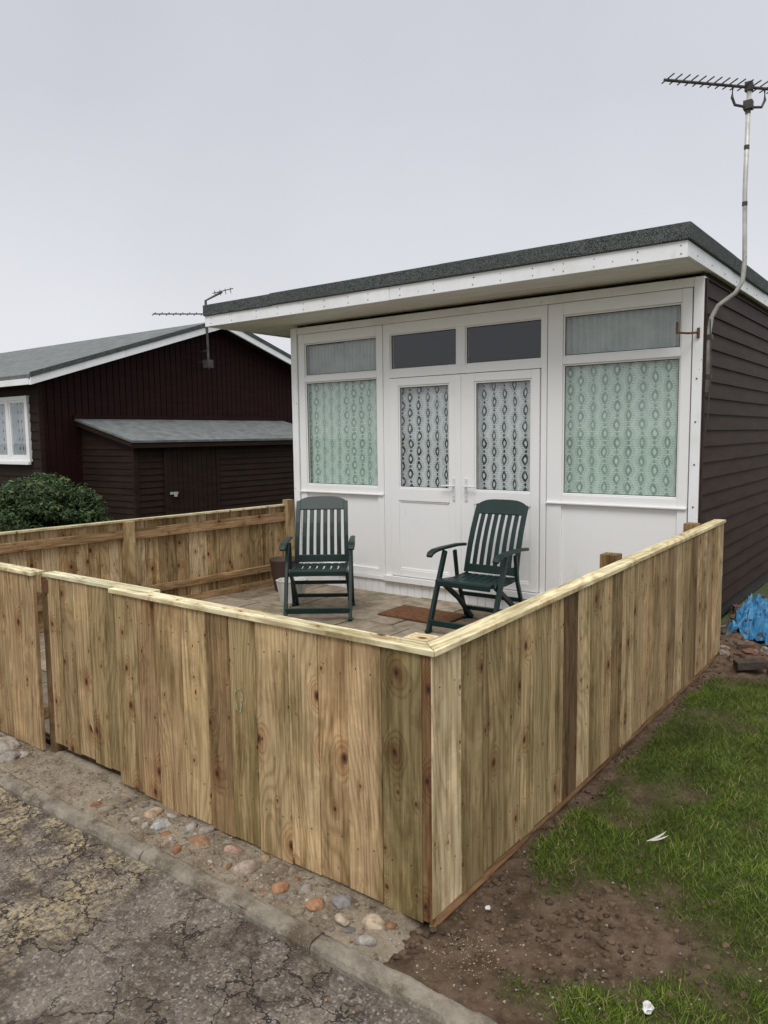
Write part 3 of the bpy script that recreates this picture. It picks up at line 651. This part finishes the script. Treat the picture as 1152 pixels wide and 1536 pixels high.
# ------------------------------------------------------------ aerials
e=empty('television_aerial',(-1.34,6.25,3)); m=MB()
m.tube([(-1.565,6.25,1.95),(-1.56,6.25,2.42),(-1.545,6.25,2.52),(-1.50,6.25,2.60),(-1.38,6.25,2.68),(-1.335,6.25,2.76),(-1.325,6.25,2.90),(-1.34,6.25,3.4),(-1.335,6.25,4.13)],.0165,10)
m.obj('mast',METAL,e,smooth=True)
m=MB()
for z in (2.05,2.35): m.box(-1.585,-1.535,6.225,6.275,z,z+.035)
m.tube([(-1.55,6.23,2.5),(-1.53,6.22,2.1),(-1.55,6.23,1.7),(-1.57,6.22,1.6)],.005)
for z in (3.3,3.7,3.95): m.tube([(-1.338,6.25,z),(-1.338,6.25,z+.03)],.019,10)
m.obj('brackets_and_cable',DMETAL,e)
m=MB(); b0=Vector((-1.79,5.745,4.135)); b1=Vector((-1.34,6.25,4.135)); d=(b1-b0).normalized(); pr=Vector((d.y,-d.x,0)); end=b0+d*1.3
m.tube([b0,end],.011,8)
for i in range(16):
    p=b0+d*(.03+i*.062); hl=.078+.001*i; m.tube([p-pr*hl+Vector((0,0,.012)),p+pr*hl+Vector((0,0,.012))],.0048,6)
for s_ in (-1,1):
    for k in range(3): p=b0+d*(1.20); m.tube([p-pr*.17+Vector((0,0,s_*(.03+.05*k))),p+pr*.17+Vector((0,0,s_*(.03+.05*k)))],.0045,6)
c=b0+d*.68
for s_ in (-1,1): m.tube([c+Vector((0,0,-.14)),c+d*s_*.11+Vector((0,0,-.13)),c+d*s_*.135+Vector((0,0,-.08)),c+d*s_*.13],.010,8)
m.box(c.x-.03,c.x+.03,c.y-.03,c.y+.03,3.98,4.04); m.box(c.x-.025,c.x+.025,c.y-.025,c.y+.025,4.11,4.17)
m.obj('yagi_array',DMETAL,e)
Yn=9.83
e=empty('television_aerial',(-11.6,Yn,3.5)); m=MB()
m.tube([(-11.60,Yn,2.95),(-11.62,Yn,4.25),(-11.55,Yn+.35,4.45)],.024); m.tube([(-11.95,Yn,3.1),(-11.62,Yn,3.1)],.018); m.tube([(-11.95,Yn,3.3),(-11.62,Yn,3.3)],.018)
m.box(-11.68,-11.54,Yn-.07,Yn+.07,2.98,3.13)
c=Vector((-11.62,Yn,4.00)); d=Vector((-.75,-.66,0)).normalized(); pr=Vector((d.y,-d.x,0)); m.tube([c-d*.5,c+d*1.0],.013)
for i in range(12): p=c+d*(-.45+.13*i); m.tube([p-pr*.16+Vector((0,0,-.05)),p+pr*.16+Vector((0,0,.05))],.009,5)
c=Vector((-11.56,Yn+.32,4.42)); d=Vector((.7,.7,0)); pr=Vector((d.y,-d.x,0)); m.tube([c-d*.15,c+d*.25+Vector((0,0,.1))],.009)
for i in range(4): p=c+d*(-.1+.1*i)+Vector((0,0,.02*i)); m.tube([p-pr*.12+Vector((0,0,-.03)),p+pr*.12+Vector((0,0,.03))],.007,5)
m.obj('mast_and_array',DMETAL,e)

# ------------------------------------------------------------ neighbour chalet
K=empty('neighbouring_chalet',(-15,10,0)); X0=-12.0; YA,YB,YR=6.60,14.0,10.3; ZE,ZR=2.66,3.84
m=MB(); m.add([(X0,YA,-.05),(X0,YB,-.05),(X0,YB,ZE),(X0,YR,ZR),(X0,YA,ZE),(-22,YA,-.05),(-22,YB,-.05),(-22,YB,ZE),(-22,YR,ZR),(-22,YA,ZE)],[(0,1,2,3,4),(9,8,7,6,5),(1,6,7,2),(5,0,4,9)])
m.obj('wall_core',SHED,K)
m=MB(); y=YA
while y<YB-.01:
    w=.125; yy=min(y+w,YB); zt=lambda q: ZE+(ZR-ZE)*(1-abs(q-YR)/(YR-YA))
    vs=[(X0+.004,y+.008,0),(X0+.018,y+.014,0),(X0+.018,yy-.006,0),(X0+.004,yy,0)]; top=[(a,b,zt(b)-.01) for a,b,_ in vs]
    m.add(vs+top,[(0,1,5,4),(1,2,6,5),(2,3,7,6)]); y+=w
m.obj('gable_cladding',MAROON,K)
shiplap('front_cladding',(-22,YA-.004,0),(X0,YA-.004,0),(0,-1,0),-.02,ZE,.15,SHED,K)
m=MB(); m.box(X0-.01,X0+.035,YA-.03,YA+.05,0,ZE+.02); m.obj('corner_board',SHED,K)
def slab(m,ya,za,yb,zb,x0,x1,dz0,dz1,mi=0):
    m.add([(x0,ya,za+dz0),(x1,ya,za+dz0),(x1,yb,zb+dz0),(x0,yb,zb+dz0),(x0,ya,za+dz1),(x1,ya,za+dz1),(x1,yb,zb+dz1),(x0,yb,zb+dz1)],[(3,2,1,0),(4,5,6,7),(0,1,5,4),(1,2,6,5),(2,3,7,6),(3,0,4,7)],(1,1,1),None,mi)
sl=(ZR-ZE)/(YR-YA); ya=YA-.32; za=ZE-.32*sl; yb=YB+.32
m=MB(); slab(m,ya,za,YR,ZR,-22.3,X0+.36,.03,.11); slab(m,YR,ZR,yb,za,-22.3,X0+.36,.03,.11); m.obj('roof',FELT2,K)
m=MB(); slab(m,ya,za,YR,ZR,X0+.355,X0+.39,.065,.14); slab(m,YR,ZR,yb,za,X0+.355,X0+.39,.065,.14); m.obj('roof_edge_trim',FELT,K)
m=MB(); slab(m,ya,za,YR,ZR,X0+.33,X0+.375,-.055,.06); slab(m,YR,ZR,yb,za,X0+.33,X0+.375,-.055,.06)
m.box(-22.2,X0+.33,ya-.02,ya+.005,za-.05,za+.045); m.obj('bargeboards',PAINT,K)
m=MB(); slab(m,ya,za,YR,ZR,X0+.0,X0+.32,-.01,.025); slab(m,YR,ZR,yb,za,X0,X0+.32,-.01,.025); m.obj('verge_soffit',SHED,K)
m=MB(); wx0,wx1,wz0,wz1=-13.75,-12.28,1.28,2.37; yw=YA-.06
for q in ((wx0,wx0+.07,wz0,wz1),(wx1-.07,wx1,wz0,wz1),(-12.98,-12.90,wz0,wz1)): m.box(q[0],q[1],yw,YA-.001,q[2],q[3])
for a,b,g in ((wz0,wz0+.07,.002),(wz1-.07,wz1,.002)): m.box(wx0+.07,wx1-.07,yw+g,YA-.002,a,b)
m.box(wx0-.03,wx1+.03,yw-.05,yw+.01,wz0-.05,wz0-.002)
for a,b in ((wx0+.07,-12.98),(-12.90,wx1-.07)): 
    m.box(a,a+.045,yw+.012,YA-.01,wz0+.07,wz1-.07);m.box(b-.045,b,yw+.012,YA-.01,wz0+.07,wz1-.07);m.box(a+.045,b-.045,yw+.014,YA-.01,wz0+.07,wz0+.11);m.box(a+.045,b-.045,yw+.014,YA-.01,wz1-.11,wz1-.07)
m.obj('window_frame',UPVC,K,bevel=.005)
m=MB(); m.add([(wx0,YA-.045,wz0),(wx1,YA-.045,wz0),(wx1,YA-.045,wz1),(wx0,YA-.045,wz1)],[(0,1,2,3)]); m.obj('window_glazing',GLASS,K)
m=MB(); vs=[];fs=[]; n=120
for i in range(n+1):
    x=wx0+(wx1-wx0)*i/n; yy=YA-.024+.010*math.sin(x*60)*(1 if (i//22)%2==0 else .4); vs+= [(x,yy,wz0),(x,yy,wz1)]
fs=[(2*i,2*i+2,2*i+3,2*i+1) for i in range(n)]; m.add(vs,fs); m.obj('window_curtain',simple('pale_curtain',(.25,.27,.31),(.44,.45,.49),2.5,.9),K)
Sx=-10.5; Sy0,Sy1=7.30,12.2
m=MB(); m.box(X0+.03,Sx-.01,Sy0+.01,Sy1,-.05,1.56); m.add([(X0+.03,Sy0+.01,1.56),(Sx-.01,Sy0+.01,1.56),(X0+.03,Sy0+.01,1.90)],[(0,1,2)]); m.obj('store_core',SHED,K)
shiplap('store_front_cladding',(Sx-.008,8.98,0),(Sx-.008,Sy1,0),(1,0,0),0,1.54,.105,SHED,K,.010)
shiplap('store_front_cladding',(Sx-.008,Sy0,0),(Sx-.008,7.92,0),(1,0,0),0,1.54,.105,SHED,K,.010)
shiplap('store_side_cladding',(X0+.03,Sy0+.008,0),(Sx-.01,Sy0+.008,0),(0,-1,0),0,1.56,.105,SHED,K,.010)
m=MB(); y=7.93
while y<8.96: m.box(Sx-.01,Sx+.018,y+.004,y+.098,.02,1.50); y+=.104
m.box(Sx,Sx+.03,7.86,7.925,0,1.54); m.box(Sx,Sx+.03,8.975,9.03,0,1.54); m.box(Sx-.02,Sx+.025,Sy0-.02,Sy0+.06,0,1.54)
m.obj('store_door',SHED,K)
m=MB(); slab2=[(X0+.02,Sy0-.1,1.955),(Sx+.14,Sy0-.1,1.575),(Sx+.14,Sy1,1.575),(X0+.02,Sy1,1.955)]
m.add(slab2+[(a,b,c+.035) for a,b,c in slab2],[(3,2,1,0),(4,5,6,7),(0,1,5,4),(1,2,6,5),(2,3,7,6),(3,0,4,7)]); m.obj('store_roof',FELT2,K)
m=MB(); m.box(X0+.022,X0+.05,Sy0-.12,Sy1,1.992,2.05); m.obj('flashing',MAROON,K)
m=MB(); q=[(X0+.02,Sy0-.085,1.90),(Sx+.12,Sy0-.085,1.52)]; m.add([(q[0][0],q[0][1],1.87),(q[1][0],q[1][1],1.50),(q[1][0],q[1][1],1.574),(q[0][0],q[0][1],1.954)],[(0,1,2,3)]); m.box(Sx+.10,Sx+.125,Sy0-.085,Sy1,1.49,1.572); m.obj('store_fascia',SHED,K)
m=MB(); m.box(Sx+.02,Sx+.035,7.96,8.12,.70,.74); m.tube([(Sx+.04,8.06,.66),(Sx+.04,8.06,.72)],.03,8); m.obj('padlock',METAL,K)

# ------------------------------------------------------------ shrub: rounded mound
def bush(name,c,R,h,n,ls=.035):
    e=empty(name,c); core=MB(); 
    for k in range(14):
        a=random.uniform(0,6.28); r=random.uniform(.2,.75); tip=Vector((c[0]+R*r*math.cos(a),c[1]+R*r*math.sin(a),h*random.uniform(.5,.8)*(1-.4*r*r)))
        core.tube([(c[0]+.1*math.cos(a),c[1]+.1*math.sin(a),-.05),((c[0]+tip.x)/2,(c[1]+tip.y)/2,tip.z*.55),tip],[.02,.012,.004],6)
    core.obj('stems',simple('bark',(.05,.035,.025),(.08,.06,.04),8,.9),e)
    lobes=[]
    for _ in range(120):
        a=random.uniform(0,6.28); r=R*.86*math.sqrt(random.random()); zc=(h-.12)*math.sqrt(max(0,1-(r/R)**2))*random.choice([1,1,1,.85,.65,.45])*random.uniform(.90,1.04)
        lobes.append((r*math.cos(a),r*math.sin(a),zc,random.uniform(.10,.19),random.uniform(.65,1.3)))
    m=MB()
    for i in range(n):
        lx,ly,lzz,lr,lb=random.choice(lobes); v=Vector((random.gauss(0,1),random.gauss(0,1),random.gauss(0,1))).normalized(); rr=lr*(random.uniform(.35,1.35)**.6)
        p=Vector((c[0]+lx+v.x*rr,c[1]+ly+v.y*rr,lzz+v.z*rr*.8)); 
        if p.z<.02 : continue
        nn=(v+Vector((random.uniform(-.9,.9),random.uniform(-.9,.9),random.uniform(-.3,1.0)))).normalized(); a=nn.orthogonal().normalized(); a=(Matrix.Rotation(random.uniform(0,6.28),3,nn)@a); b=nn.cross(a)
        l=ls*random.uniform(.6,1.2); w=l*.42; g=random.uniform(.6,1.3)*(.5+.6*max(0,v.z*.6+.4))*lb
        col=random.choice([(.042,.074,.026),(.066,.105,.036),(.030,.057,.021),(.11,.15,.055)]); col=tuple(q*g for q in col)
        m.add([p-a*l,p+b*w-nn*.004,p+a*l,p-b*w-nn*.004],[(0,1,2,3)],col)
    m.obj('leaves',LEAF,e)
bush('evergreen_shrub',(-9.92,5.46,0),.90,1.19,30000)
m=MB(); m.tube([(-11.2,4.3,.42),(-8.2,5.0,.40)],.06,10); m.tube([(-10.6,4.45,-.1),(-10.6,4.45,.4)],.06,8); m.tube([(-8.6,4.9,-.1),(-8.6,4.9,.4)],.06,8); m.obj('timber_post_and_rail',WOOD)

# ------------------------------------------------------------ chairs
def chair(loc,face,zg=.034,rec=0.30,bh=.60):
    e=empty('folding_garden_chair',(loc[0],loc[1],zg)); f=Vector((face[0],face[1],0)).normalized(); r=Vector((-f.y,f.x,0))
    O=Vector((loc[0],loc[1],zg)); 
    def P(x,y,z): return O+r*x+f*y+Vector((0,0,z))
    U=Vector((0,0,1))
    m=MB()
    for s in (-1,1):
        m.bar([P(s*.285,.33,0),P(s*.285,.20,.32),P(s*.285,.06,.645)],r,.032,.046)
        m.bar([P(s*.252,-.34,0),P(s*.252,-.10,.22),P(s*.252,.20,.42)],r,.028,.042)
        m.bar([P(s*.285,-.30,.02),P(s*.285,-.14,.40),P(s*.285,-.10,.63)],r,.026,.036)
        m.bar([P(s*.285,.36,.012),P(s*.285,.29,.012)],r,.036,.024)
        m.bar([P(s*.285,-.26,.012),P(s*.285,-.36,.012)],r,.036,.024)
    m.bar([P(-.285,.315,.085),P(.285,.315,.085)],U,.050,.022)
    m.bar([P(-.285,-.27,.10),P(.285,-.27,.10)],U,.035,.022)
    m.bar([P(-.27,-.20,.24),P(.27,-.20,.24)],U,.035,.022)
    m.obj('legs',GREEN,e,bevel=.006,seg=3)
    m=MB()
    for s in (-1,1):
        m.bar([P(s*.295,-.30,.655),P(s*.297,-.15,.668),P(s*.30,.08,.668),P(s*.302,.20,.662),P(s*.302,.26,.645),P(s*.302,.285,.62)],r,[.040,.046,.056,.062,.060,.050],.026)
    m.obj('armrests',GREEN,e,bevel=.008,seg=3)
    m=MB()
    for k in range(7): x=-.198+k*.066; m.bar([P(x,-.21,.415),P(x,0,.405),P(x,.18,.425),P(x,.235,.425)],r,.052,.016)
    for s in (-1,1): m.bar([P(s*.235,-.23,.41),P(s*.235,0,.40),P(s*.235,.24,.42)],r,.03,.034)
    m.bar([P(-.25,.245,.425),P(.25,.245,.425)],f,.055,.026); m.bar([P(-.25,.268,.408),P(.25,.268,.408)],U,.045,.02); m.bar([P(-.25,-.215,.405),P(.25,-.215,.405)],f,.04,.02)
    m.obj('seat',GREEN,e,bevel=.006,seg=3)
    def B(x,t): return P(x,-.21-rec*t+.03*math.sin(t*math.pi),.43+bh*t)
    m=MB(); ts=[0,.2,.4,.6,.8,.93]
    for s in (-1,1): m.bar([B(s*(.235-.012*t),t) for t in ts],r,.040,.030)
    for k in range(6): x=-.165+k*.066; m.bar([B(x*(1-.04*t),t+.04 if t<.1 else t) for t in [0,.2,.4,.6,.8,.88]],r,.040,.012)
    m.bar([B(-.235,.06),B(.235,.06)],(B(0,.1)-B(0,0)),.07,.022)
    n=14; vs=[];fs=[]; th=(f*.012+U*.004)
    for side in (1,-1):
        for i in range(n+1):
            u=-1+2*i/n; top=1.0-.075*abs(u)**4
            vs.append(B(u*.237,.80)+th*side); vs.append(B(u*.234,top)+th*side)
    M=2*(n+1)
    for i in range(n): fs+=[(2*i,2*i+1,2*i+3,2*i+2),(M+2*i,M+2*i+2,M+2*i+3,M+2*i+1),(2*i+1,M+2*i+1,M+2*i+3,2*i+3),(2*i,2*i+2,M+2*i+2,M+2*i)]
    fs+=[(0,M,M+1,1),(2*n,2*n+1,M+2*n+1,M+2*n)]; m.add(vs,fs)
    m.obj('backrest',GREEN,e,bevel=.005,seg=3)
chair((-4.60,5.12),(.60,-.80),rec=.20,bh=.605)
chair((-3.10,5.40),(.02,-1.0),rec=.24,bh=.615)
e=empty('plant_pot',(-5.2,5.45,0)); m=MB()
def pot(m,x,y,r0,r1,h,seg=20,tint=(1,1,1)):
    vs=[];prof=[(r0,.03),(r1,.03+h),(r1+.008,.03+h+.015),(r1-.012,.03+h+.015),(r1-.02,.03+h-.03),(0.001,.03+h-.03)]
    for a,z in prof:
        for k in range(seg): th=2*math.pi*k/seg; vs.append((x+a*math.cos(th),y+a*math.sin(th),z))
    m.add(vs,[(i*seg+k,i*seg+(k+1)%seg,(i+1)*seg+(k+1)%seg,(i+1)*seg+k) for i in range(len(prof)-1) for k in range(seg)],tint)
pot(m,-5.16,5.32,.11,.15,.20,8); m.obj('faceted_white_pot',WHITE,e)
m=MB(); pot(m,-5.60,5.68,.11,.16,.32); m.obj('brown_pot',TERRA,e,smooth=True)

# ------------------------------------------------------------ rubble by the side wall
m=MB()
for i in range(300):
    x=random.uniform(-1.5,-.75); y=random.uniform(5.75,8.6); c=random.choice([(.18,.09,.06),(.12,.075,.05),(.11,.08,.055),(.26,.22,.18),(.09,.065,.045),(.10,.07,.05)]); stone(m,x,y,lz(x,y)+.005,random.uniform(.012,.05),c,(1.2,1,.7),2,.3)
for i in range(9):
    x=random.uniform(-1.45,-.8); y=random.uniform(5.9,7.6); a=random.uniform(0,3.1); u=Vector((math.cos(a),math.sin(a),random.uniform(-.3,.3)))*.2; v=Vector((-math.sin(a),math.cos(a),0))*.1; m.obox((x,y,lz(x,y)-.01),u,v,(0,0,.065),random.choice([(.20,.085,.055),(.16,.075,.055),(.10,.075,.06)]))
m.obox((-1.12,5.50,.01),(.17,.08,.02),(-.05,.09,0),(0,0,.05),(.07,.055,.045)); m.obox((-.95,5.55,.01),(.15,-.04,0),(.03,.09,0),(0,0,.05),(.08,.06,.05))
m.obj('rubble_heap',STONE)
vs=[];n=64
for j in range(n+1):
    for i in range(n+1):
        u=i/n-.5; v=j/n-.5; x=-1.13+u*.44+.07*N(u*5,v*5,1)+.02*N(u*17,v*17,4); y=6.68+v*1.0+.08*N(u*5,v*5,3); z=lz(x,y)+.085+.15*abs(fbm(u*5,v*5,7))+.035*abs(N(u*16,v*16,2))-.30*(u*u+v*v)-.14*max(0,N(u*4,v*4,12)); vs.append((x,y,max(.01,z)))
m=MB(); m.add(vs,[(j*(n+1)+i,j*(n+1)+i+1,(j+1)*(n+1)+i+1,(j+1)*(n+1)+i) for j in range(n) for i in range(n)]); m.obj('crumpled_tarpaulin',TARP)
m=MB()
def feather(x,y,a,l):
    c,s=math.cos(a),math.sin(a); pts=[]
    for i in range(9):
        t=i/8; w=.006*math.sin(math.pi*min(1,t*.9+.1)); px=x+c*l*t-s*.03*t*t; py=y+s*l*t+c*.03*t*t; pts+= [(px-s*w,py+c*w,.035+.01*t),(px+s*w,py-c*w,.035+.01*t)]
    m.add(pts,[(2*i,2*i+1,2*i+3,2*i+2) for i in range(8)],(.66,.62,.56))
feather(-.90,2.90,.9,.11); feather(-.89,2.91,.55,.08); m.obj('feather',BLADE)
m=MB(); stone(m,-.62,2.04,.022,.020,(.75,.75,.74),(1.1,.8,.6),2,.5); stone(m,-1.22,2.19,.01,.012,(.7,.7,.68),(1,1,.5),1); m.obj('crumpled_paper',STONE)

# ------------------------------------------------------------ light
sd=bpy.data.lights.new('sun','SUN'); sd.energy=1.4; sd.angle=math.radians(24); sd.color=(1,.975,.93)
so=bpy.data.objects.new('sun',sd); sc.collection.objects.link(so)
el=math.radians(52)
dirv=Vector((math.cos(el)*.42,-math.cos(el)*.91,math.sin(el))); so.rotation_euler=dirv.to_track_quat('Z','Y').to_euler(); so.location=(2,-4,8)
w=bpy.data.worlds.new('World'); sc.world=w; w.use_nodes=True; nt=w.node_tree; nt.nodes.clear()
o=nt.nodes.new('ShaderNodeOutputWorld'); sky=nt.nodes.new('ShaderNodeTexSky'); sky.sky_type='NISHITA'; sky.sun_disc=False; sky.sun_elevation=el; sky.sun_rotation=math.atan2(dirv.x,dirv.y)
b1=nt.nodes.new('ShaderNodeBackground'); b1.inputs[1].default_value=.06; nt.links.new(sky.outputs[0],b1.inputs[0])
tc=nt.nodes.new('ShaderNodeTexCoord'); sp=nt.nodes.new('ShaderNodeSeparateXYZ'); nt.links.new(tc.outputs['Generated'],sp.inputs[0])
cr=nt.nodes.new('ShaderNodeValToRGB'); nt.links.new(sp.outputs[2],cr.inputs[0])
E=cr.color_ramp.elements; E[0].position=0; E[0].color=(.82,.83,.86,1); E[1].position=1; E[1].color=(1.9,1.9,1.95,1)
for p_,c_ in ((.15,(.79,.80,.84,1)),(.38,(.66,.675,.735,1)),(.52,(.64,.655,.725,1)),(.70,(1.5,1.52,1.56,1))):
    q=E.new(p_); q.color=c_
nz=nt.nodes.new('ShaderNodeTexNoise'); nz.inputs['Scale'].default_value=1.6; nz.inputs['Detail'].default_value=4; nt.links.new(tc.outputs['Generated'],nz.inputs['Vector'])
mr=nt.nodes.new('ShaderNodeMapRange'); mr.inputs[1].default_value=.3; mr.inputs[2].default_value=.7; mr.inputs[3].default_value=.93; mr.inputs[4].default_value=1.07; nt.links.new(nz.outputs['Fac'],mr.inputs[0])
vm=nt.nodes.new('ShaderNodeVectorMath'); vm.operation='SCALE'; nt.links.new(cr.outputs[0],vm.inputs[0]); nt.links.new(mr.outputs[0],vm.inputs['Scale'])
b2=nt.nodes.new('ShaderNodeBackground'); b2.inputs[1].default_value=1.0; nt.links.new(vm.outputs[0],b2.inputs[0])
ms=nt.nodes.new('ShaderNodeMixShader'); ms.inputs[0].default_value=.93; nt.links.new(b1.outputs[0],ms.inputs[1]); nt.links.new(b2.outputs[0],ms.inputs[2]); nt.links.new(ms.outputs[0],o.inputs[0])

# ------------------------------------------------------------ camera
f,yaw,pi_,ro=1136.85,.6458,.1013,-.0124
F=Vector((-math.sin(yaw),math.cos(yaw),0));R0=Vector((math.cos(yaw),math.sin(yaw),0));Z=Vector((0,0,1))
fw=math.cos(pi_)*F-math.sin(pi_)*Z; u0=math.sin(pi_)*F+math.cos(pi_)*Z
rr=math.cos(ro)*R0+math.sin(ro)*u0; uu=-math.sin(ro)*R0+math.cos(ro)*u0
cd=bpy.data.cameras.new('camera'); co=bpy.data.objects.new('camera',cd); sc.collection.objects.link(co); sc.camera=co
cd.sensor_fit='VERTICAL'; cd.sensor_height=24; cd.lens=24*f/1536; cd.clip_end=1500; cd.clip_start=.05
M=Matrix.Identity(4)
for i in range(3): M[i][0]=rr[i]; M[i][1]=uu[i]; M[i][2]=-fw[i]; M[i][3]=(0,0,1.65)[i]
co.matrix_world=M
